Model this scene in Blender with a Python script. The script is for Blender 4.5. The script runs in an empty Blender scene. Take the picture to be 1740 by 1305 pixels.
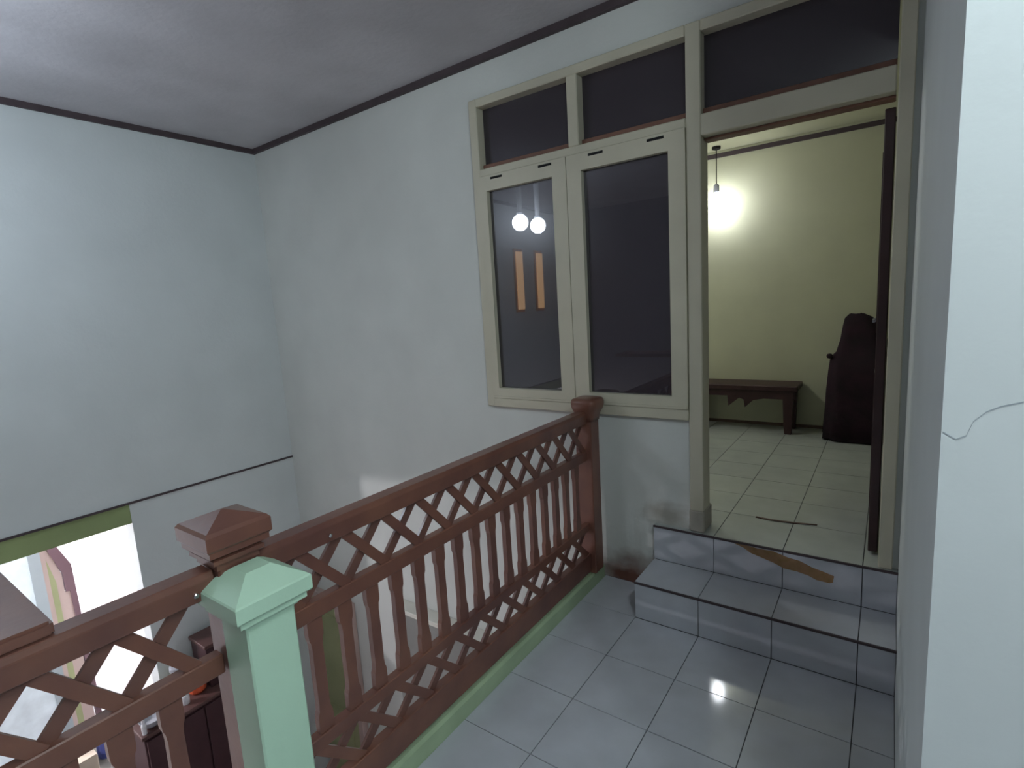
import bpy, bmesh, math, random
from mathutils import Vector, Matrix
random.seed(7)
S = bpy.context.scene
COL = S.collection
R = math.radians

# ------------------------------------------------------------------ camera
cam_data = bpy.data.cameras.new('camera')
cam = bpy.data.objects.new('camera', cam_data)
COL.objects.link(cam)
cam.location = (0.95630, -2.52675, 1.52794)
cam.rotation_euler = (R(81.5747), R(3.46168), R(35.28131))
cam_data.sensor_fit = 'HORIZONTAL'
cam_data.sensor_width = 36.0
cam_data.lens = 36.0 * 898.08 / 1740.0
cam_data.clip_start = 0.02
cam_data.clip_end = 100
S.camera = cam

# ------------------------------------------------------------------ world, exposure, lights
world = bpy.data.worlds.new('world')
S.world = world
world.use_nodes = True
world.node_tree.nodes['Background'].inputs[0].default_value = (0.45, 0.5, 0.62, 1)
world.node_tree.nodes['Background'].inputs[1].default_value = 0.05
S.view_settings.view_transform = 'Standard'
S.view_settings.look = 'None'
S.view_settings.gamma = 1.0
S.view_settings.use_curve_mapping = False
S.view_settings.exposure = 0.13

L_HALL = 170.0       # big globe in the hall, right of the camera
L_LANDING = 195.0    # globe on the ceiling at the camera side of the landing
L_SCONCE = 42.0      # two pendant bulbs over the stairwell
L_BATTEN_GLOW = 2.0        # added glow on two wooden battens of the stairwell wall
L_BACK_WALL = 26.0    # bulb in view beside the door jamb
L_BACK_FILL = 80.0       # added unseen fill bulb in the back room
L_LOWER = 900.0     # bulb in the room downstairs, shared by the added hidden one

# ------------------------------------------------------------------ materials
def mat(name, col, rough=0.6, spec=0.4, var=0.06, scale=6.0, bump=0.0, bscale=60.0, metal=0.0, coat=0.0, ior=1.45, stretch=None, col2=None):
    m = bpy.data.materials.new(name)
    m.use_nodes = True
    nt = m.node_tree
    b = nt.nodes['Principled BSDF']
    b.inputs['Roughness'].default_value = rough
    b.inputs['Specular IOR Level'].default_value = spec
    b.inputs['Metallic'].default_value = metal
    b.inputs['IOR'].default_value = ior
    b.inputs['Coat Weight'].default_value = coat
    b.inputs['Coat Roughness'].default_value = 0.08
    tc = nt.nodes.new('ShaderNodeTexCoord')
    mp = nt.nodes.new('ShaderNodeMapping')
    if stretch: mp.inputs['Scale'].default_value = stretch
    nt.links.new(tc.outputs['Object'], mp.inputs[0])
    n = nt.nodes.new('ShaderNodeTexNoise')
    n.inputs['Scale'].default_value = scale
    n.inputs['Detail'].default_value = 5
    nt.links.new(mp.outputs[0], n.inputs[0])
    r = nt.nodes.new('ShaderNodeValToRGB')
    c2 = col2 if col2 else tuple(min(1, c * (1 + var)) for c in col)
    c1 = col if col2 else tuple(c * (1 - var) for c in col)
    r.color_ramp.elements[0].position = 0.3
    r.color_ramp.elements[1].position = 0.7
    r.color_ramp.elements[0].color = (*c1, 1)
    r.color_ramp.elements[1].color = (*c2, 1)
    nt.links.new(n.outputs[0], r.inputs[0])
    nt.links.new(r.outputs[0], b.inputs['Base Color'])
    if bump:
        n2 = nt.nodes.new('ShaderNodeTexNoise')
        n2.inputs['Scale'].default_value = bscale
        n2.inputs['Detail'].default_value = 4
        nt.links.new(mp.outputs[0], n2.inputs[0])
        bp = nt.nodes.new('ShaderNodeBump')
        bp.inputs['Strength'].default_value = bump
        bp.inputs['Distance'].default_value = 0.01
        nt.links.new(n2.outputs[0], bp.inputs['Height'])
        nt.links.new(bp.outputs[0], b.inputs['Normal'])
    return m

def stained(m, spots):
    """blend stain colours over a material; spots: (centre, radii, colour, strength) in object space"""
    nt = m.node_tree
    b = nt.nodes['Principled BSDF']
    src = b.inputs['Base Color'].links[0].from_socket
    tc = nt.nodes.new('ShaderNodeTexCoord')
    for c, rad, colr, st in spots:
        mp = nt.nodes.new('ShaderNodeMapping')
        mp.vector_type = 'TEXTURE'
        mp.inputs['Location'].default_value = c
        mp.inputs['Scale'].default_value = rad
        nt.links.new(tc.outputs['Object'], mp.inputs[0])
        nz = nt.nodes.new('ShaderNodeTexNoise'); nz.inputs['Scale'].default_value = 2.2; nz.inputs['Detail'].default_value = 6
        nt.links.new(mp.outputs[0], nz.inputs[0])
        ln = nt.nodes.new('ShaderNodeVectorMath'); ln.operation = 'LENGTH'
        nt.links.new(mp.outputs[0], ln.inputs[0])
        ad = nt.nodes.new('ShaderNodeMath'); ad.operation = 'ADD'
        nt.links.new(ln.outputs['Value'], ad.inputs[0]); nt.links.new(nz.outputs[0], ad.inputs[1])
        mr = nt.nodes.new('ShaderNodeMapRange')
        mr.inputs['From Min'].default_value = 0.75; mr.inputs['From Max'].default_value = 1.5
        mr.inputs['To Min'].default_value = st; mr.inputs['To Max'].default_value = 0
        nt.links.new(ad.outputs[0], mr.inputs[0])
        mx = nt.nodes.new('ShaderNodeMix'); mx.data_type = 'RGBA'
        nt.links.new(mr.outputs[0], mx.inputs['Factor'])
        nt.links.new(src, mx.inputs['A']); mx.inputs['B'].default_value = (*colr, 1)
        src = mx.outputs['Result']
    nt.links.new(src, b.inputs['Base Color'])

def emis(name, col, strength):
    m = bpy.data.materials.new(name)
    m.use_nodes = True
    b = m.node_tree.nodes['Principled BSDF']
    b.inputs['Base Color'].default_value = (0.8, 0.8, 0.8, 1)
    b.inputs['Emission Color'].default_value = (*col, 1)
    b.inputs['Emission Strength'].default_value = strength
    return m

M_wall = mat('painted_plaster', (0.66, 0.70, 0.69), 0.75, 0.3, 0.04, 2.5, 0.12, 45)
M_wall_b = mat('painted_plaster_window_wall', (0.66, 0.68, 0.64), 0.75, 0.3, 0.045, 2.5, 0.12, 45)
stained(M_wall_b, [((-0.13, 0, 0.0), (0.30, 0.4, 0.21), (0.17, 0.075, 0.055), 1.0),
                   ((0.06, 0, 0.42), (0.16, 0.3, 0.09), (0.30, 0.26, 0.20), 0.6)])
M_wall_r = mat('painted_plaster_right', (0.66, 0.70, 0.70), 0.75, 0.3, 0.03, 3, 0.05, 60)
M_behind = mat('taupe_hall_paint', (0.22, 0.21, 0.22), 0.8, 0.2, 0.05, 2)
M_ceil = mat('ceiling_board', (0.55, 0.54, 0.56), 0.85, 0.2, 0.10, 2.2, 0.2, 30)
M_trim = mat('dark_trim', (0.075, 0.055, 0.06), 0.6, 0.4, 0.15, 8)
M_wood = mat('red_brown_wood', (0.125, 0.050, 0.040), 0.36, 0.5, 0.0, 5, 0.06, 40, coat=0.25, stretch=(1, 1, 1), col2=(0.205, 0.086, 0.055))
M_wood2 = mat('red_brown_wood_lattice', (0.115, 0.054, 0.046), 0.42, 0.5, 0.0, 7, 0.05, 40, coat=0.15, col2=(0.18, 0.08, 0.056))
M_frame = mat('cream_frame_paint', (0.56, 0.53, 0.41), 0.42, 0.45, 0.05, 5, 0.04, 40)
M_slot = mat('slot_black', (0.02, 0.02, 0.02), 0.8, 0.2)
M_bead = mat('bead_reddish', (0.20, 0.10, 0.07), 0.5, 0.4, 0.15, 9)
M_glass = mat('dark_tinted_glass', (0.028, 0.024, 0.034), 0.26, 0.5, 0.02, 0.3, ior=1.5, coat=1.0)
M_glass.node_tree.nodes['Principled BSDF'].inputs['Coat Roughness'].default_value = 0.015
M_glass.node_tree.nodes['Principled BSDF'].inputs['Coat IOR'].default_value = 1.75
M_glass_up = mat('dark_tinted_glass_upper', (0.042, 0.034, 0.042), 0.06, 0.5, 0.06, 1.0, ior=1.6)
M_tile = mat('glazed_floor_tile', (0.52, 0.54, 0.58), 0.07, 0.5, 0.06, 7, 0.006, 14)
M_tile_in = mat('glazed_floor_tile_back_room', (0.47, 0.50, 0.48), 0.15, 0.5, 0.06, 7, 0.02, 14)
M_grout = mat('grout', (0.10, 0.10, 0.105), 0.9, 0.2, 0.2, 20)
M_green = mat('mint_paint', (0.50, 0.71, 0.54), 0.5, 0.4, 0.04, 5, 0.08, 40)
M_kerb = mat('mint_kerb_paint', (0.38, 0.49, 0.31), 0.5, 0.4, 0.10, 6, 0.1, 40)
M_beam = mat('olive_green_paint', (0.30, 0.37, 0.17), 0.6, 0.3, 0.12, 3)
M_inner = mat('olive_cream_plaster', (0.58, 0.58, 0.42), 0.5, 0.4, 0.05, 3, 0.05, 30)
M_inner_c = mat('olive_cream_ceiling', (0.62, 0.61, 0.44), 0.7, 0.3, 0.05, 3)
M_dark = mat('dark_door_wood', (0.045, 0.022, 0.024), 0.35, 0.5, 0.2, 6)
M_bench = mat('dark_bench_wood', (0.055, 0.026, 0.026), 0.45, 0.4, 0.2, 6)
M_cloth = mat('dark_maroon_cloth', (0.026, 0.020, 0.024), 0.9, 0.1, 0.25, 7, 0.3, 30, col2=(0.042, 0.023, 0.032))
M_white = mat('white_plaster_lower', (0.78, 0.78, 0.79), 0.75, 0.3, 0.03, 3)
M_low = mat('lower_floor_tile', (0.42, 0.36, 0.33), 0.4, 0.4, 0.1, 4)
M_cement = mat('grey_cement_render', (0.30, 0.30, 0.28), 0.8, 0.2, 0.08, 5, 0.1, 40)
M_top = mat('table_oilcloth', (0.16, 0.155, 0.14), 0.5, 0.4, 0.15, 6)
M_ledge_lit = mat('ledge_top_lit', (0.75, 0.74, 0.66), 0.6, 0.3, 0.05, 5)  # pale colour stands in for grazing lamp light on the ledge top
M_olive = mat('olive_door_paint', (0.36, 0.38, 0.20), 0.5, 0.4, 0.1, 4)
M_pink = mat('pink_beige_paint', (0.52, 0.40, 0.36), 0.6, 0.3, 0.05, 4)
M_greyblue = mat('grey_blue_paint', (0.36, 0.41, 0.43), 0.6, 0.3, 0.06, 4)
M_purple = mat('purple_brown_paint', (0.16, 0.095, 0.11), 0.6, 0.3, 0.1, 4)
M_curtain = mat('pale_blue_curtain', (0.72, 0.80, 0.84), 0.85, 0.1, 0.1, 9)
M_cab = mat('dark_maroon_cabinet', (0.060, 0.026, 0.030), 0.45, 0.4, 0.2, 5)
M_cabe = mat('cabinet_edge', (0.11, 0.055, 0.05), 0.45, 0.4, 0.2, 5)
M_orange = mat('orange_plastic', (0.72, 0.13, 0.05), 0.4, 0.5, 0.05)
M_blue = mat('blue_plastic', (0.07, 0.09, 0.30), 0.4, 0.5, 0.1)
M_violet = mat('violet_plastic', (0.13, 0.09, 0.28), 0.4, 0.5, 0.1)
M_wht = mat('white_plastic', (0.8, 0.8, 0.82), 0.35, 0.5, 0.02)
M_grey = mat('grey_enamel', (0.42, 0.43, 0.47), 0.35, 0.5, 0.05)
M_skin = mat('pink_plastic', (0.55, 0.36, 0.36), 0.4, 0.5, 0.05)
M_card = mat('beige_cardboard', (0.44, 0.37, 0.30), 0.8, 0.2, 0.08)
M_tube = mat('olive_tin', (0.35, 0.36, 0.24), 0.4, 0.5, 0.08)
M_ochre = mat('ochre_stain', (0.27, 0.17, 0.075), 0.7, 0.3, 0.25, 30, col2=(0.36, 0.21, 0.12))
M_strip = mat('brown_strip', (0.15, 0.10, 0.08), 0.6, 0.3, 0.2, 20)
M_crack = mat('crack_shade', (0.40, 0.44, 0.47), 0.9, 0.1, 0.1)
M_metal = mat('steel', (0.6, 0.6, 0.62), 0.2, 0.5, 0.02, metal=1.0)
M_batten = mat('orange_varnished_wood', (0.62, 0.30, 0.09), 0.4, 0.5, 0.1, 8)
M_paper = mat('foot_concrete', (0.42, 0.39, 0.33), 0.85, 0.2, 0.12, 12, 0.1, 40)
E_hall = emis('hall_bulb_glow', (0.82, 0.94, 0.98), L_HALL)
E_land = emis('landing_bulb_glow', (0.82, 0.95, 0.98), L_LANDING)
E_sconce = emis('sconce_bulb_glow', (0.74, 0.85, 1.0), L_SCONCE)
E_batten_glow = emis('batten_added_glow', (1.0, 0.55, 0.20), L_BATTEN_GLOW)
E_back_fill = emis('back_fill_glow', (0.92, 0.95, 1.0), L_BACK_FILL)
E_back_wall = emis('back_wall_bulb_glow', (0.90, 0.94, 1.0), L_BACK_WALL)
E_lower = emis('lower_bulb_glow', (0.97, 0.93, 1.0), L_LOWER)

# ------------------------------------------------------------------ mesh helpers
def box(bm, x0, x1, y0, y1, z0, z1):
    v = [bm.verts.new(p) for p in ((x0,y0,z0),(x1,y0,z0),(x1,y1,z0),(x0,y1,z0),(x0,y0,z1),(x1,y0,z1),(x1,y1,z1),(x0,y1,z1))]
    for f in ((3,2,1,0),(4,5,6,7),(0,1,5,4),(1,2,6,5),(2,3,7,6),(3,0,4,7)):
        bm.faces.new([v[i] for i in f])

def prism(bm, pts, d, off=(0,0,0)):
    """extrude polygon pts (3-D, planar) along vector d"""
    d = Vector(d); o = Vector(off)
    a = [bm.verts.new(Vector(p) + o) for p in pts]
    b = [bm.verts.new(Vector(p) + o + d) for p in pts]
    n = len(pts)
    bm.faces.new(a[::-1]); bm.faces.new(b)
    for i in range(n):
        bm.faces.new((a[i], a[(i+1) % n], b[(i+1) % n], b[i]))

def rings(bm, rs, cap=True):
    """loft closed rings of equal length"""
    R_ = [[bm.verts.new(p) for p in r] for r in rs]
    n = len(R_[0])
    for k in range(len(R_)-1):
        for i in range(n):
            bm.faces.new((R_[k][i], R_[k][(i+1) % n], R_[k+1][(i+1) % n], R_[k+1][i]))
    if cap:
        bm.faces.new(R_[0][::-1]); bm.faces.new(R_[-1])

def sq(cx, cy, a, z, b=None):
    b = a if b is None else b
    return [(cx-a,cy-b,z),(cx+a,cy-b,z),(cx+a,cy+b,z),(cx-a,cy+b,z)]

def lathe(bm, prof, cx=0, cy=0, n=16):
    rings(bm, [[(cx+r*math.cos(2*math.pi*i/n), cy+r*math.sin(2*math.pi*i/n), z) for i in range(n)] for r, z in prof])

def mk(name, bm, m, parent=None, bevel=0.0, smooth=False, seg=1):
    """link bm as one object. Coordinates are world; the object's own origin is placed at the base of its box."""
    if bevel:
        bmesh.ops.bevel(bm, geom=[e for e in bm.edges], offset=bevel, segments=seg, affect='EDGES', clamp_overlap=True)
    bmesh.ops.recalc_face_normals(bm, faces=bm.faces)
    me = bpy.data.meshes.new(name)
    xs = [v.co for v in bm.verts]
    if parent is None:
        c = Vector((0, 0, 0))
    else:
        c = parent.matrix_world.translation.copy() if parent.type == 'EMPTY' else Vector(parent.get('_o', (0, 0, 0)))
    if c.length: bmesh.ops.translate(bm, verts=bm.verts, vec=-c)
    bm.to_mesh(me); bm.free()
    me.materials.append(m)
    if smooth:
        for p in me.polygons: p.use_smooth = True
    o = bpy.data.objects.new(name, me)
    COL.objects.link(o)
    if parent is not None:
        o.parent = parent
        o['_o'] = tuple(c)
    return o

def struct(name, bm, m, parent=None, **k):
    o = mk(name, bm, m, parent, **k)
    if parent is None: o['kind'] = 'structure'
    return o

def empty(name, loc):
    o = bpy.data.objects.new(name, None)
    COL.objects.link(o)
    o.location = loc
    o.matrix_world = Matrix.Translation(loc)
    o.empty_display_size = 0.1
    return o

def thing(name, label, cat, loc, group=None):
    o = empty(name, loc)
    o['label'] = label; o['category'] = cat
    if group: o['group'] = group
    return o

def structe(name, loc=(0, 0, 0)):
    o = empty(name, loc); o['kind'] = 'structure'
    return o

def B(): return bmesh.new()

def bx(name, m, parent, dims, bevel=0.0, kind=None):
    bm = B(); box(bm, *dims)
    return mk(name, bm, m, parent, bevel) if kind is None else struct(name, bm, m, parent, bevel=bevel)

# ------------------------------------------------------------------ dimensions
XL = -3.30; ZC = 2.90; ZT = 0.342; ZL = -2.90
XE = 1.02; YC = -1.60
U = 0.369; R1 = 0.185; Y1 = -0.298; Y2 = -0.033
YB = 2.40; ZCB = 2.72
BACKY = -5.0; HX = 3.3

# ------------------------------------------------------------------ walls, ceiling, floors
bm = B()
box(bm, XL-0.12, -1.04, 0, 0.12, ZL, ZC)          # left of the window
box(bm, -1.04, XE+0.12, 0, 0.12, 2.685, ZC)       # above the frames
box(bm, -1.04, 0.185, 0, 0.12, 0.0, 0.93)         # below the window
box(bm, -1.04, -0.42, 0, 0.12, ZL, 0.0)
box(bm, 1.0, XE+0.12, 0, 0.12, U, 2.685)          # right of the door
struct('wall_back', bm, M_wall_b)

bm = B()
box(bm, XL-0.14, XL, BACKY, 0.0, ZT, ZC)          # upper storey
box(bm, XL-0.14, XL, -1.245, 0.0, ZL, ZT)         # lower storey up to the wide opening
struct('wall_left', bm, M_wall)
bx('beam', M_beam, None, (XL-0.13, XL-0.004, BACKY, -1.245, 0.190, ZT), kind=1)

bm = B()
box(bm, XE, XE+0.12, YC, 0.0, -0.1, ZC)
box(bm, XE+0.12, HX, YC, YC+0.12, -0.1, ZC)
struct('wall_right', bm, M_wall_r)
bx('wall_hall', M_wall, None, (HX, HX+0.1, BACKY, YC, -0.1, ZC), kind=1)
bx('wall_behind', M_behind, None, (XL-0.14, HX+0.1, BACKY-0.1, BACKY, ZL, ZC), kind=1)
bx('ceiling', M_ceil, None, (XL-0.14, HX+0.1, BACKY-0.1, 0.12, ZC, ZC+0.1), kind=1)

# cornice strips and the thin ledge trim on the left wall
bx('trim_1', M_trim, None, (XL, XL+0.022, BACKY, 0.0, ZC-0.036, ZC), kind=1)
bx('trim_2', M_trim, None, (XL+0.022, XE, -0.026, 0.0, ZC-0.036, ZC), kind=1)
bx('trim_3', M_trim, None, (XL-0.002, XL+0.010, BACKY, 0.0, ZT-0.014, ZT), kind=1)

# landing slab with separate tiles
fl = structe('floor')
bx('slab', M_grout, fl, (-0.42, HX, BACKY, 0.0, -0.16, -0.004))
def tile(par, x0, x1, y0, y1, ztop, m, t=0.012, g=0.0018):
    bm = B(); dz = random.uniform(-0.0006, 0.0)
    box(bm, x0+g, x1-g, y0+g, y1-g, ztop-t+dz, ztop+dz)
    return mk('tile', bm, m, par)
tx = [-0.297, 0.0, 0.30, 0.60, 0.90, 1.02]
ty = [0.0, -0.298, -0.622, -0.924, -1.226, -1.528, -1.83, -2.132, -2.434, -2.736, -3.04]
for i in range(len(tx)-1):
    for j in range(len(ty)-1):
        if j == 0 and tx[i] >= 0: continue
        tile(fl, tx[i], tx[i+1], ty[j+1], ty[j], 0.0, M_tile)
for i in range(4):
    for j in range(4, len(ty)-1):
        if ty[j] > YC: continue
        tile(fl, 1.02+i*0.3, 1.32+i*0.3, ty[j+1], ty[j], 0.0, M_tile)

# two tiled steps up to the back room
st = structe('floor_step')
bx('core', M_grout, st, (0.006, XE-0.002, Y1+0.009, -0.004, 0.0, R1-0.004))
bx('core', M_grout, st, (0.006, XE-0.002, Y2+0.009, 0.02, R1-0.004, U-0.004))
sx = [0.0, 0.30, 0.60, 0.90, 1.02]
def riser(x0, x1, y, z0, z1):
    bm = B(); g = 0.0018
    box(bm, x0+g, x1-g, y, y+0.01, z0+g, z1-g)
    mk('tile', bm, M_tile, st)
for i in range(4):
    riser(sx[i], sx[i+1], Y1, 0.0, R1-0.010)
    riser(sx[i], sx[i+1], Y2, R1, U-0.010)
    tile(st, sx[i], sx[i+1], Y1+0.004, Y2, R1, M_tile)
bx('nosing', M_trim, st, (0.0, XE, Y1-0.003, Y1+0.004, R1-0.010, R1-0.001))
bx('nosing', M_trim, st, (0.0, XE, Y2-0.003, Y2+0.004, U-0.010, U-0.001))
# ochre smear running down over the upper riser
bm = B()
sm = [(0.375,0.358),(0.44,0.357),(0.50,0.352),(0.56,0.351),(0.62,0.340),(0.67,0.333),(0.72,0.317),(0.775,0.307),(0.805,0.294),(0.800,0.268),
      (0.785,0.257),(0.74,0.262),(0.70,0.272),(0.655,0.279),(0.61,0.284),(0.565,0.297),(0.52,0.313),(0.47,0.327),(0.44,0.343)]
prism(bm, [(x+random.uniform(-.006,.006), Y2-0.0012, z+random.uniform(-.004,.004)) for x, z in sm], (0, 0.0011, 0))
o = mk('stain', bm, M_ochre, st); o['label'] = 'ochre smear on the upper riser'

# back room
fi = structe('floor_inner')
bx('slab', M_grout, fi, (-2.0, 2.0, 0.02, YB, U-0.2, U-0.004))
ity = [Y2+0.004, 0.30, 0.60, 0.90, 1.20, 1.50, 1.80, 2.10, 2.40]
itx = [-1.5+0.3*i for i in range(12)]
for i in range(len(itx)-1):
    for j in range(len(ity)-1):
        if j == 0:
            if itx[i] < -0.01 or itx[i] > 0.95: continue
            tile(fi, itx[i], min(itx[i+1], XE), ity[j], ity[j+1], U, M_tile_in)
        else:
            tile(fi, itx[i], itx[i+1], ity[j], ity[j+1], U, M_tile_in)
bx('wall_inner_back', M_inner, None, (-2.1, 2.1, YB, YB+0.1, U-0.2, ZCB+0.1), kind=1)
bx('wall_inner_left', M_inner, None, (-2.1, -2.0, 0.12, YB, U-0.2, ZCB+0.1), kind=1)
bx('wall_inner_right', M_inner, None, (2.0, 2.1, 0.12, YB, U-0.2, ZCB+0.1), kind=1)
bm = B()
box(bm, -2.0, 2.0, 0.12, YB, ZCB, ZCB+0.1)
struct('ceiling_inner', bm, M_inner_c)
bx('wall_inner_front', M_inner, None, (XE+0.12, 2.0, 0.0, 0.12, U-0.2, ZCB+0.1), kind=1)
bx('trim_4', M_trim, None, (-2.0, 2.0, YB-0.012, YB, ZCB-0.055, ZCB-0.02), kind=1)
bx('baseboard_inner', M_strip, None, (-2.0, 2.0, YB-0.008, YB, U, U+0.025), kind=1)

# lower storey
bx('floor_lower', M_low, None, (-6.3, -0.40, BACKY, 1.2, ZL-0.1, ZL), kind=1)
bx('wall_lower_far', M_white, None, (-5.95, -5.85, BACKY, 1.2, ZL, 0.34), kind=1)
bx('wall_lower_side', M_white, None, (-5.85, XL-0.14, 1.1, 1.2, ZL, 0.34), kind=1)
bx('wall_lower_rear', M_white, None, (-5.85, XL-0.14, BACKY-0.1, BACKY, ZL, 0.34), kind=1)
bx('ceiling_lower', M_white, None, (-5.95, XL-0.14, BACKY-0.1, 1.2, 0.34, 0.40), kind=1)
bx('wall_under_landing', M_white, None, (-0.42, -0.36, BACKY, 0.12, ZL, -0.16), kind=1)
# low ledge against the window wall down in the stairwell
ld = structe('trim_5')
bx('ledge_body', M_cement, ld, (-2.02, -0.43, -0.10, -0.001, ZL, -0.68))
bx('ledge_top', M_ledge_lit, ld, (-2.03, -0.43, -0.115, -0.001, -0.68, -0.645), 0.004)
# olive door down in the stairwell
d2 = structe('door_2')
bx('leaf', M_olive, d2, (-3.20, -2.70, -0.045, -0.002, ZL, -0.93), 0.004)
bx('frame', M_pink, d2, (-2.70, -2.635, -0.06, -0.002, ZL, -0.86), 0.004)
bx('frame', M_pink, d2, (-3.27, -2.70, -0.06, -0.002, -0.93, -0.86), 0.004)
for z0, z1 in ((-2.75, -1.95), (-1.80, -1.05)):
    bx('panel', M_olive, d2, (-3.12, -2.79, -0.056, -0.044, z0, z1), 0.005)
# kerb under the balustrade
bx('trim_6', M_kerb, None, (-0.42, -0.297, -2.75, 0.0, -0.10, 0.072), 0.010, kind=1)

# ------------------------------------------------------------------ window_1 and door_1
w1 = structe('window_1', (-0.4, 0, 0.93))
YF0, YF1 = -0.022, 0.09
def fm(par, name, x0, x1, z0, z1, y0=YF0, y1=YF1, m=M_frame, bev=0.004): return bx(name, m, par, (x0, x1, y0, y1, z0, z1), bev)
fm(w1, 'post', -1.04, -0.985, 0.93, 2.685)
fm(w1, 'head', -0.985, 0.185, 2.640, 2.685)
fm(w1, 'sill', -0.985, 0.185, 0.93, 0.985, -0.030)
fm(w1, 'transom', -0.985, 0.185, 2.262, 2.305)
fm(w1, 'mullion', -0.408, -0.348, 2.305, 2.640)
fm(w1, 'mullion', -0.440, -0.400, 0.985, 2.262, 0.022)
def upper_pane(par, x0, x1, zb):
    f = fm(par, 'bead', x0, x1, zb, zb+0.030, 0.012, 0.06, M_bead, 0.003)
    bm = B(); box(bm, x0, x1, 0.04, 0.046, zb, 2.640); mk('pane', bm, M_glass_up, par)
upper_pane(w1, -0.985, -0.408, 2.305)
upper_pane(w1, -0.348, 0.185, 2.305)
def sash(x0, x1, g0, g1, slots, lab):
    bm = B()
    y0, y1 = -0.030, 0.020
    box(bm, x0, g0, y0, y1, 0.985, 2.262)
    box(bm, g1, x1, y0, y1, 0.985, 2.262)
    box(bm, g0, g1, y0, y1, 0.985, 1.045)
    box(bm, g0, g1, y0, y1, 2.180, 2.262)
    s = mk('sash', bm, M_frame, w1, 0.0)
    bm = B(); box(bm, g0-0.004, g1+0.004, 0.000, 0.006, 1.040, 2.185)
    mk('pane', bm, M_glass, s)
    for xs in slots:
        bm = B(); box(bm, xs-0.040, xs+0.040, y0-0.0015, y0+0.004, 2.238, 2.250)
        mk('vent_slot', bm, M_slot, s)
    bm = B(); box(bm, x0+0.004, x1-0.004, y0-0.004, y0, 0.985, 0.997); mk('drip_bar', bm, M_frame, s)
    return s
sash(-0.983, -0.425, -0.940, -0.508, (-0.867, -0.548), '')
sash(-0.421, 0.183, -0.338, 0.106, (-0.255, 0.048), '')

d1 = structe('door_1', (0.6, 0, U))
fm(d1, 'post', 0.185, 0.250, U+0.11, 2.685)
fm(d1, 'post', 0.951, 1.0, U, 2.685)
fm(d1, 'head', 0.250, 0.945, 2.640, 2.685)
fm(d1, 'transom', 0.250, 0.945, 2.215, 2.305)
fm(d1, 'stop', 0.250, 0.945, 2.205, 2.215, 0.03, 0.09, M_bead, 0.002)
fm(d1, 'post_foot', 0.180, 0.252, U, U+0.11, YF0, YF1+0.03, M_paper, 0.006)
upper_pane(d1, 0.250, 0.945, 2.305)
lf = bx('leaf', M_dark, d1, (0.912, 0.947, 0.100, 0.880, U+0.012, 2.190), 0.003)
for z0, z1 in ((0.55, 1.15), (1.32, 2.05)):
    bm = B(); box(bm, 0.908, 0.912, 0.20, 0.78, z0, z1); mk('panel', bm, M_dark, lf)
bm = B(); box(bm, 0.883, 0.912, 0.82, 0.84, 1.33, 1.35); box(bm, 0.883, 0.893, 0.72, 0.84, 1.333, 1.347); mk('handle', bm, M_metal, lf)
for z in (0.62, 1.88):
    bm = B(); lathe(bm, [(0.006, z-0.035), (0.006, z+0.035)], 0.956, 0.094, 8); mk('hinge', bm, M_metal, d1)

# ------------------------------------------------------------------ balustrade
RX = -0.325
P = 0.149
def newel(root, yc, ztop, name='newel_post', a=0.046, cap=True):
    """square post with a stepped cap; the cap pieces are sub-parts"""
    bm = B(); box(bm, RX-a, RX+a, yc-a, yc+a, 0.078, ztop-0.095)
    p = mk(name, bm, M_wood, root, 0.004)
    if cap == 'round':
        def ro(h, z):
            out = []
            for i in range(24):
                t = 2*math.pi*i/24; ca, sa = math.cos(t), math.sin(t)
                out.append((RX+0.010+h*math.copysign(abs(ca)**0.45, ca), yc-0.004+h*math.copysign(abs(sa)**0.45, sa), z))
            return out
        bm = B(); rings(bm, [ro(0.050,ztop-0.118), ro(0.052,ztop-0.095), ro(0.058,ztop-0.078), ro(0.068,ztop-0.058), ro(0.0735,ztop-0.038), ro(0.0735,ztop-0.020), ro(0.068,ztop-0.006), ro(0.050,ztop)])
        mk('cap', bm, M_wood, p, smooth=True); return p
    if not cap: return p
    bm = B()
    c = 0.076
    rings(bm, [sq(RX,yc,c-0.004,ztop-0.045), sq(RX,yc,c,ztop-0.040), sq(RX,yc,c,ztop-0.008), sq(RX,yc,c-0.006,ztop), sq(RX,yc,0.004,ztop+0.024)])
    mk('cap', bm, M_wood, p)
    bm = B()
    rings(bm, [sq(RX,yc,0.050,ztop-0.100), sq(RX,yc,0.050,ztop-0.084), sq(RX,yc,0.060,ztop-0.082), sq(RX,yc,0.060,ztop-0.072),
               sq(RX,yc,0.054,ztop-0.068), sq(RX,yc,0.070,ztop-0.060), sq(RX,yc,0.070,ztop-0.046), sq(RX,yc,0.064,ztop-0.044)])
    mk('cap_moulding', bm, M_wood, p)
    return p

def baluster_bm(y, z0, z1):
    """flat sawn baluster: wide feet, slimmer middle with rounded shoulders"""
    H = z1 - z0
    prof = [(0.0,0.0235),(0.13,0.0235),(0.17,0.0225),(0.20,0.0185),(0.26,0.0165),(0.5,0.0175),(0.74,0.0165),(0.80,0.0185),(0.83,0.0225),(0.87,0.0235),(1.0,0.0235)]
    pts = [(RX-0.010, y+w, z0+t*H) for t, w in prof] + [(RX-0.010, y-w, z0+t*H) for t, w in prof[::-1]]
    bm = B(); prism(bm, pts, (0.020, 0, 0)); return bm

def strip_bm(ya, za, yb, zb, x0, x1, w=0.0150):
    d = Vector((0, yb-ya, zb-za)); n = Vector((0, -d.z, d.y)).normalized()*w
    pts = [Vector((x0,ya,za))+n, Vector((x0,ya,za))-n, Vector((x0,yb,zb))-n, Vector((x0,yb,zb))+n]
    bm = B(); prism(bm, pts, (x1-x0, 0, 0)); return bm

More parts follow.
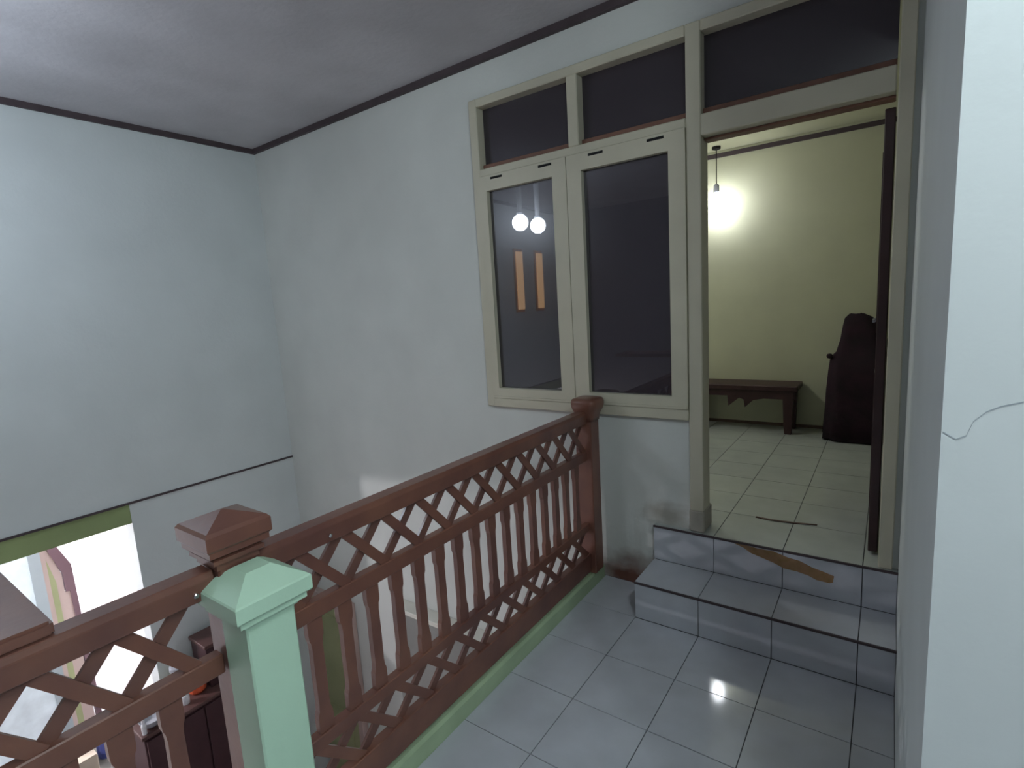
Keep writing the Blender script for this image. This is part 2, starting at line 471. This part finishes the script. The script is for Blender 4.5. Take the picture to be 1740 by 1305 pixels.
Z_TOP = (0.904, 0.968); Z_MID = (0.703, 0.753); Z_LOW = (0.318, 0.360); Z_BOT = (0.090, 0.190)
def rails(root, y0, y1):
    bm = B()
    rings(bm, [[(RX-w, y, z) for w, z in pr] for y, pr in ((y0, None), (y1, None)) for pr in [[(0.024,Z_TOP[0]),(0.030,Z_TOP[1]-0.016),(0.026,Z_TOP[1]),(-0.026,Z_TOP[1]),(-0.030,Z_TOP[1]-0.016),(-0.024,Z_TOP[0])]]])
    mk('top_rail', bm, M_wood, root, 0.002)
    for nm, (z0, z1), t in (('mid_rail', Z_MID, 0.017), ('low_rail', Z_LOW, 0.017), ('bottom_rail', Z_BOT, 0.019)):
        bm = B(); box(bm, RX-t, RX+t, y0, y1, z0, z1); mk(nm, bm, M_wood, root, 0.003)

def lattice(root, centres, zr, ymin, ymax):
    z0, z1 = zr[0]-0.006, zr[1]+0.006
    for yc in centres:
        for sgn, (xa, xb) in ((1, (RX+0.001, RX+0.011)), (-1, (RX-0.011, RX-0.001))):
            ya, yb = yc-sgn*P/2, yc+sgn*P/2
            za, zb = z1, z0      # top at ya, bottom at yb
            # keep the strip between the posts
            lo, hi = min(ya, yb), max(ya, yb)
            t0, t1 = 0.0, 1.0
            if lo < ymin or hi > ymax:
                f = lambda t: ya+(yb-ya)*t
                ts = [t/40 for t in range(41) if ymin <= f(t/40) <= ymax]
                if len(ts) < 8: continue
                t0, t1 = ts[0], ts[-1]
            A = (ya+(yb-ya)*t0, za+(zb-za)*t0); Bq = (ya+(yb-ya)*t1, za+(zb-za)*t1)
            mk('lattice_strip', strip_bm(A[0], A[1], Bq[0], Bq[1], xa, xb), M_wood2 if sgn < 0 else M_wood, root)

YW = -0.100; YM = -1.962; YN = -2.66
r1 = thing('balustrade', 'long red-brown wooden balustrade with crossed lattice and flat balusters along the landing kerb', 'railing', (RX, (YW+YM)/2, 0.08))
newel(r1, YW, 1.034, cap='round')
newel(r1, YM, 1.068)
rails(r1, YM+0.04, YW-0.04)
cen = [-0.2303 - P*k for k in range(12)]
lattice(r1, cen, (Z_MID[1], Z_TOP[0]), YM+0.046, YW-0.046)
lattice(r1, [c-0.01 for c in cen], (Z_BOT[1], Z_LOW[0]), YM+0.046, YW-0.046)
yb0 = -2.5268+(2.5268-0.187)*0.9734
for k in range(17):
    y = yb0 - 0.1012*k
    if y - 0.024 < YM+0.046: break
    mk('baluster', baluster_bm(y, Z_LOW[1]-0.004, Z_MID[0]+0.004), M_wood, r1)
# two steel screw heads on the top rail near the middle post
for y in (-1.700, -2.075):
    if y < YM: continue
    bm = B(); rings(bm, [[(RX+0.028+dx, y+r*math.cos(i*math.pi/4), 0.925+r*math.sin(i*math.pi/4)) for i in range(8)] for dx, r in ((0,0.006),(0.004,0.006),(0.006,0.003))])
    mk('screw_head', bm, M_metal, r1)

r2 = thing('balustrade', 'short red-brown balustrade panel left of the mint pillar, ending under a broad handrail board', 'railing', (RX, (YM+YN)/2, 0.08))
newel(r2, YN, 1.020, cap=False)
bm = B(); box(bm, -1.25, RX+0.020, -2.62, -2.295, Z_TOP[1]-0.002, 0.996); mk('rail_board', bm, M_wood, r2, 0.006, seg=2)
rails(r2, YN+0.04, YM-0.05)
P = 0.138
for zr in ((Z_MID[1], Z_TOP[0]), (Z_BOT[1], Z_LOW[0])):
    lattice(r2, [-2.137-P*k for k in range(4)], zr, YN+0.046, YM-0.046)
for y in (-2.132, -2.228, -2.322, -2.420, -2.520):
    mk('baluster', baluster_bm(y, Z_LOW[1]-0.004, Z_MID[0]+0.004), M_wood, r2)
bm = B(); rings(bm, [[(RX+0.028+dx, -2.055+r*math.cos(i*math.pi/4), 0.925+r*math.sin(i*math.pi/4)) for i in range(8)] for dx, r in ((0,0.006),(0.004,0.006),(0.006,0.003))])
mk('screw_head', bm, M_metal, r2)

# mint pillar standing on the landing against the middle newel
PX, PY = -0.236, -1.953
cp = thing('concrete_pillar', 'pale mint painted concrete pillar with bevelled cap beside the middle wooden post', 'pillar', (PX, PY, 0))
bm = B(); box(bm, PX-0.058, PX+0.058, PY-0.059, PY+0.059, 0.0, 0.865); mk('shaft', bm, M_green, cp, 0.004)
bm = B()
rings(bm, [sq(PX,PY,0.062,0.858), sq(PX,PY,0.070,0.868), sq(PX,PY,0.080,0.872), sq(PX,PY,0.080,0.884), sq(PX,PY,0.088,0.888), sq(PX,PY,0.091,0.892),
           sq(PX,PY,0.091,0.925), sq(PX,PY,0.088,0.929), sq(PX,PY,0.030,0.968)])
mk('cap', bm, M_green, cp)

# ------------------------------------------------------------------ back room furniture
bt = thing('low_table', 'low dark wooden table with a toothed apron against the back room wall', 'table', (-0.04, 2.24, U))
bm = B(); box(bm, -0.46, 0.385, 2.08, 2.385, 0.722, 0.765); mk('tabletop', bm, M_bench, bt, 0.006)
bm = B()
ap = [(-0.44,0.724),(0.365,0.724),(0.365,0.655),(0.14,0.655),(0.06,0.640),(-0.005,0.575),(-0.015,0.640),(-0.05,0.655),(-0.135,0.580),(-0.145,0.668),(-0.44,0.668)]
prism(bm, [(x, 2.098, z) for x, z in ap], (0, 0.018, 0)); mk('apron', bm, M_bench, bt)
for x in (-0.43, 0.285):
    for y in (2.10, 2.31):
        bm = B(); rings(bm, [sq(x+0.03, y+0.03, 0.024, U), sq(x+0.03, y+0.03, 0.030, U+0.10), sq(x+0.03, y+0.03, 0.038, 0.724)])
        mk('leg', bm, M_bench, bt)

# chair hidden under a dark cloth: body loft with folds
dc = thing('draped_chair', 'tall dark maroon cloth-draped chair beside the open door of the back room', 'chair', (0.76, 2.16, U))
def drape_ring(z, x0, x1, y0, y1, amp, ph):
    n = 40; out = []
    for i in range(n):
        a = 2*math.pi*i/n
        ca, sa = math.cos(a), math.sin(a)
        ex = math.copysign(abs(ca)**0.55, ca); ey = math.copysign(abs(sa)**0.55, sa)
        f = 1 + amp*math.sin(9*a+ph) + amp*0.6*math.sin(17*a+2*ph)
        out.append(((x0+x1)/2 + (x1-x0)/2*ex*f, (y0+y1)/2 + (y1-y0)/2*ey*f, z + 0.008*math.sin(5*a+ph)))
    return out
bm = B()
rings(bm, [drape_ring(U+0.012,0.555,1.02,1.98,2.36,0.035,0.4), drape_ring(0.55,0.565,1.01,1.99,2.36,0.035,0.6), drape_ring(0.75,0.572,1.00,2.00,2.36,0.03,0.9),
           drape_ring(0.90,0.582,0.99,2.03,2.36,0.025,1.1), drape_ring(0.985,0.590,0.98,2.08,2.37,0.02,1.3), drape_ring(1.02,0.622,0.96,2.16,2.37,0.02,1.5),
           drape_ring(1.12,0.648,0.94,2.20,2.37,0.02,1.8), drape_ring(1.22,0.662,0.90,2.22,2.37,0.02,2.0), drape_ring(1.275,0.672,0.85,2.24,2.37,0.015,2.2),
           drape_ring(1.305,0.70,0.79,2.26,2.36,0.01,2.4)])
mk('drape', bm, M_cloth, dc, smooth=True)
bm = B(); lathe(bm, [(0.0,0.985),(0.016,0.99),(0.022,1.005),(0.016,1.02),(0.0,1.025)], 0.592, 2.12, 10); mk('arm_knob', bm, M_cloth, dc, smooth=True)
for x in (0.64, 0.94):
    for y in (2.05, 2.32):
        bm = B(); box(bm, x-0.015, x+0.015, y-0.015, y+0.015, U, U+0.05); mk('leg', bm, M_bench, dc)

bt2 = mk('floor_strip', (lambda b: (prism(b, [(0.425,0.288,U+0.0004),(0.50,0.280,U+0.0004),(0.60,0.290,U+0.0004),(0.70,0.318,U+0.0004),(0.70,0.326,U+0.0004),(0.60,0.304,U+0.0004),(0.50,0.294,U+0.0004),(0.425,0.300,U+0.0004)], (0,0,0.004)), b)[1])(B()), M_strip)
bt2['label'] = 'thin curved brown strip lying on the back room floor just inside the doorway'; bt2['category'] = 'strip'

# ------------------------------------------------------------------ lamps outside the frame, with added fill bulbs and glowing battens
def bulb_lamp(name, label, x, y, z, r, m, top, base_m=M_wht):
    t = thing(name, label, 'lamp', (x, y, top))
    bm = B(); lathe(bm, [(r*0.75, top), (r*0.75, top-0.02), (r*0.35, top-0.03), (r*0.3, z+r*1.2), (r*0.42, z+r*1.15), (r*0.42, z+r*0.85)], x, y, 16); mk('holder', bm, base_m, t)
    bm = B(); lathe(bm, [(r*math.sin(math.pi*(0.12+0.875*k/9)), z+r*math.cos(math.pi*(0.12+0.875*k/9))) for k in range(10)], x, y, 18); mk('bulb', bm, m, t, smooth=True)
    return t
t = thing('pendant_lamp', 'glowing white bulb hanging in the back room beside the door jamb', 'lamp', (-0.262, 2.24, ZCB))
bm = B(); lathe(bm, [(0.035, ZCB), (0.035, ZCB-0.02), (0.004, ZCB-0.03), (0.004, 2.41)], -0.262, 2.24, 10); mk('cord', bm, M_slot, t)
bm = B(); lathe(bm, [(0.010,2.425),(0.022,2.415),(0.024,2.36),(0.018,2.35)], -0.262, 2.24, 14); mk('socket', bm, M_grey, t)
bm = B(); lathe(bm, [(0.016,2.35),(0.034,2.335),(0.056,2.295),(0.062,2.255),(0.054,2.205),(0.036,2.165),(0.004,2.15)], -0.262, 2.24, 18); mk('bulb', bm, E_back_wall, t, smooth=True)
bulb_lamp('ceiling_lamp', 'added white fill globe on the back room ceiling, unseen behind the window wall', -1.20, 1.10, 2.48, 0.08, E_back_fill, ZCB)  # added unseen bulb, evens out the back room wall
bulb_lamp('ceiling_lamp', 'bright white globe lamp on the hall ceiling right of the landing', 2.40, -2.85, 2.62, 0.085, E_hall, ZC)
bulb_lamp('ceiling_lamp', 'white bulb hanging from the ceiling of the room downstairs', -4.35, -2.66, 0.10, 0.055, E_lower, 0.34)
bulb_lamp('ceiling_lamp', 'added white bulb hidden behind the left wall, brightening the far white room downstairs', -4.75, 0.05, -0.25, 0.07, E_lower, 0.34)  # added unseen bulb, brightens the far wall downstairs
bulb_lamp('pendant_lamp', 'nearer of two bluish bulbs hanging over the stairwell, reflected in the left window pane', -2.20, -2.171, 2.372, 0.085, E_sconce, ZC)
bulb_lamp('pendant_lamp', 'farther of two bluish bulbs hanging over the stairwell, reflected in the left window pane', -2.20, -2.511, 2.371, 0.085, E_sconce, ZC)
bulb_lamp('ceiling_lamp', 'white globe lamp on the ceiling just outside the bright wall corner of the landing', 1.35, -2.25, 2.66, 0.07, E_land, ZC)
for lab, y in (('wooden batten with added amber glow on the stairwell wall, the one nearer the window', -3.67), ('wooden batten with added amber glow on the stairwell wall, the one farther from the window', -4.19)):
    t = thing('glow_batten', lab, 'lamp', (XL, y, 1.45))
    bm = B(); box(bm, XL, XL+0.03, y-0.095, y+0.095, 1.43, 2.30); mk('batten', bm, M_batten, t, 0.004)
    bm = B(); box(bm, XL+0.03, XL+0.05, y-0.075, y+0.075, 1.47, 2.26); mk('glow_face', bm, E_batten_glow, t, 0.004)  # glow added to the batten so its pane reflection shows

# ------------------------------------------------------------------ downstairs, seen through the balustrade
rd = thing('partition', 'striped partition with chamfered purple-brown edge in the bright room downstairs', 'partition', (-4.5, -1.5, ZL))
X0 = -4.5
def pl(name, pts, m, d=0.03, x=X0):
    bm = B(); prism(bm, [(x, y, z) for y, z in pts], (-d, 0, 0)); return mk(name, bm, m, rd)
pl('curtain', [(-2.05,-0.02),(-1.605,-0.02),(-1.605,ZL+0.4),(-2.05,ZL+0.4)], M_curtain, 0.02)
pl('grey_post', [(-1.605,0.30),(-1.530,0.30),(-1.530,ZL),(-1.605,ZL)], M_greyblue, 0.06, X0+0.01)
pl('pale_post', [(-1.530,0.30),(-1.500,0.30),(-1.500,ZL),(-1.530,ZL)], M_pink, 0.05, X0+0.005)
pl('olive_panel', [(-1.500,0.30),(-1.500,-0.25),(-1.462,-0.47),(-1.455,ZL),(-1.500,ZL)], M_olive, 0.03)
pl('pink_panel', [(-1.500,0.30),(-1.500,-0.25),(-1.462,-0.47),(-1.455,ZL),(-1.385,ZL),(-1.385,-0.58),(-1.42,-0.58),(-1.42,-0.42),(-1.48,-0.18),(-1.48,0.30)][::1], M_pink, 0.025, X0-0.002)
pl('edge_band', [(-1.500,0.30),(-1.500,-0.13),(-1.413,-0.42),(-1.413,-0.575),(-1.388,-0.58),(-1.352,ZL),(-1.325,ZL),(-1.352,-0.36),(-1.440,-0.13),(-1.440,0.30)], M_purple, 0.06, X0+0.012)

ct = thing('cabinet', 'dark maroon cabinet against the stairwell wall downstairs, cluttered on top', 'cabinet', (-3.1, -1.13, ZL))
bx('carcass', M_cab, ct, (-3.28, -2.92, -1.50, -0.76, ZL+0.06, -1.13), 0.004)
bx('plinth', M_cabe, ct, (-3.26, -2.95, -1.48, -0.78, ZL, ZL+0.06))
bx('top_board', M_cabe, ct, (-3.29, -2.90, -1.515, -0.745, -1.13, -1.105), 0.004)
for y0, y1, hy in ((-1.49, -1.135, -1.16), (-1.125, -0.77, -1.10)):
    bm = B(); box(bm, -2.92, -2.902, y0, y1, ZL+0.08, -1.15); d = mk('door', bm, M_cab, ct, 0.003)
    bm = B(); box(bm, -2.902, -2.885, hy-0.008, hy+0.008, -1.9, -1.78); mk('handle', bm, M_metal, d)
tb = thing('wooden_box', 'tall dark wooden box standing on the far end of the cluttered cabinet downstairs', 'box', (-3.1, -0.93, -1.105))
bx('body', M_cab, tb, (-3.24, -3.00, -1.03, -0.80, -1.105, -0.80), 0.004)
bx('lid', M_cabe, tb, (-3.25, -2.99, -1.04, -0.79, -0.80, -0.775), 0.004)

def item(name, label, cat, x, y, z, prof, m, lidm=None, n=14, group=None):
    t = thing(name, label, cat, (x, y, z), group)
    bm = B(); lathe(bm, [(r, z+h) for r, h in prof], x, y, n); mk('body', bm, m, t, smooth=False)
    if lidm:
        h = prof[-1][1]; r = prof[-1][0]
        bm = B(); lathe(bm, [(r*1.15, z+h), (r*1.15, z+h+0.025), (r*0.9, z+h+0.03)], x, y, n); mk('lid', bm, lidm, t)
    return t
ZK = -1.105
item('plastic_jar', 'round orange plastic jar on the dark cabinet downstairs', 'jar', -3.06, -1.10, ZK, [(0.045,0),(0.06,0.02),(0.062,0.12),(0.042,0.15),(0.035,0.16)], M_orange, M_orange)
item('tin', 'olive tin behind the small white bottle on the cabinet', 'tin', -3.17, -1.165, ZK, [(0.05,0),(0.05,0.17),(0.046,0.175)], M_tube, M_grey)
item('bottle', 'small white bottle next to the orange jar', 'bottle', -3.00, -1.205, ZK, [(0.026,0),(0.028,0.06),(0.012,0.085),(0.012,0.10)], M_wht, M_wht)
item('bowl', 'grey enamel bowl on the near end of the cabinet', 'bowl', -2.98, -1.425, ZK, [(0.03,0),(0.06,0.025),(0.074,0.06),(0.072,0.062),(0.035,0.026)], M_grey)
item('bottle', 'slim white bottle standing at the cabinet edge before the grey bowl', 'bottle', -2.935, -1.485, ZK, [(0.014,0),(0.016,0.06),(0.008,0.075),(0.008,0.085)], M_wht, M_wht)
t = thing('soap_box', 'white oblong box lying behind the grey bowl', 'box', (-3.14, -1.44, ZK))
bx('body', M_wht, t, (-3.19, -3.09, -1.475, -1.405, ZK, ZK+0.04), 0.008); bx('lid', M_wht, t, (-3.192, -3.088, -1.477, -1.403, ZK+0.04, ZK+0.058), 0.005)
item('cup', 'tall white cup at the back of the cabinet by the opening', 'cup', -3.2, -1.30, ZK, [(0.025,0),(0.032,0.10),(0.030,0.10),(0.022,0.01)], M_wht)

tk = thing('kitchen_table', 'grey-topped kitchen table in the bright room downstairs', 'table', (-4.35, -1.45, ZL))
bx('tabletop', M_top, tk, (-4.44, -3.80, -2.3, -0.9, -1.94, -1.90), 0.005)
for x in (-4.40, -3.85):
    for y in (-2.25, -0.95):
        bx('leg', M_cabe, tk, (x-0.03, x+0.03, y-0.03, y+0.03, ZL, -1.94), 0.003)
bx('apron', M_cabe, tk, (-3.84, -3.82, -2.2, -1.0, -2.06, -1.94))
ZQ = -1.90
item('cup', 'pinkish plastic cup on the grey-topped table', 'cup', -4.30, -1.215, ZQ, [(0.035,0),(0.045,0.10),(0.042,0.10),(0.03,0.012)], M_skin)
item('canister', 'violet canister on the grey-topped table before the pink cup', 'canister', -4.10, -1.265, ZQ, [(0.055,0),(0.058,0.02),(0.058,0.15),(0.052,0.16)], M_violet, M_grey)
item('jug', 'blue plastic jug with white lid on the grey-topped table', 'jug', -4.15, -1.425, ZQ, [(0.06,0),(0.066,0.05),(0.060,0.20),(0.05,0.24)], M_blue, M_wht)
t = thing('carton', 'beige open cardboard carton on the near side of the grey-topped table', 'carton', (-4.10, -1.62, ZQ))
bx('body', M_card, t, (-4.25, -4.00, -1.74, -1.52, ZQ, ZQ+0.15), 0.003)
bx('flap', M_card, t, (-4.00, -3.995, -1.73, -1.53, ZQ+0.06, ZQ+0.155))
t = thing('food_package', 'crumpled white plastic package at the left end of the grey-topped table', 'package', (-4.4, -1.85, ZQ))
bm = B(); rings(bm, [drape_ring(ZQ+0.010, -4.42, -4.20, -2.06, -1.78, 0.02, 0.2), drape_ring(ZQ+0.04, -4.43, -4.19, -2.07, -1.77, 0.03, 0.8), drape_ring(ZQ+0.10, -4.40, -4.22, -2.03, -1.81, 0.05, 1.5)])
mk('wrap', bm, M_wht, t)
bx('label_band', M_grey, t, (-4.325, -4.295, -2.03, -1.81, ZQ+0.101, ZQ+0.107))

# thin plaster crack on the bright wall by the camera
bm = B()
cr = [(1.022,1.318),(1.036,1.309),(1.047,1.315),(1.053,1.335),(1.066,1.350),(1.080,1.358),(1.104,1.366),(1.15,1.376),(1.21,1.39)]
pts = [(x, YC-0.0006, z+0.0009) for x, z in cr] + [(x, YC-0.0006, z-0.0009) for x, z in cr[::-1]]
prism(bm, pts, (0, 0.0004, 0))
mk('crack', bm, M_crack, bpy.data.objects['wall_right'])

for o in bpy.data.objects:
    if '_o' in o: del o['_o']
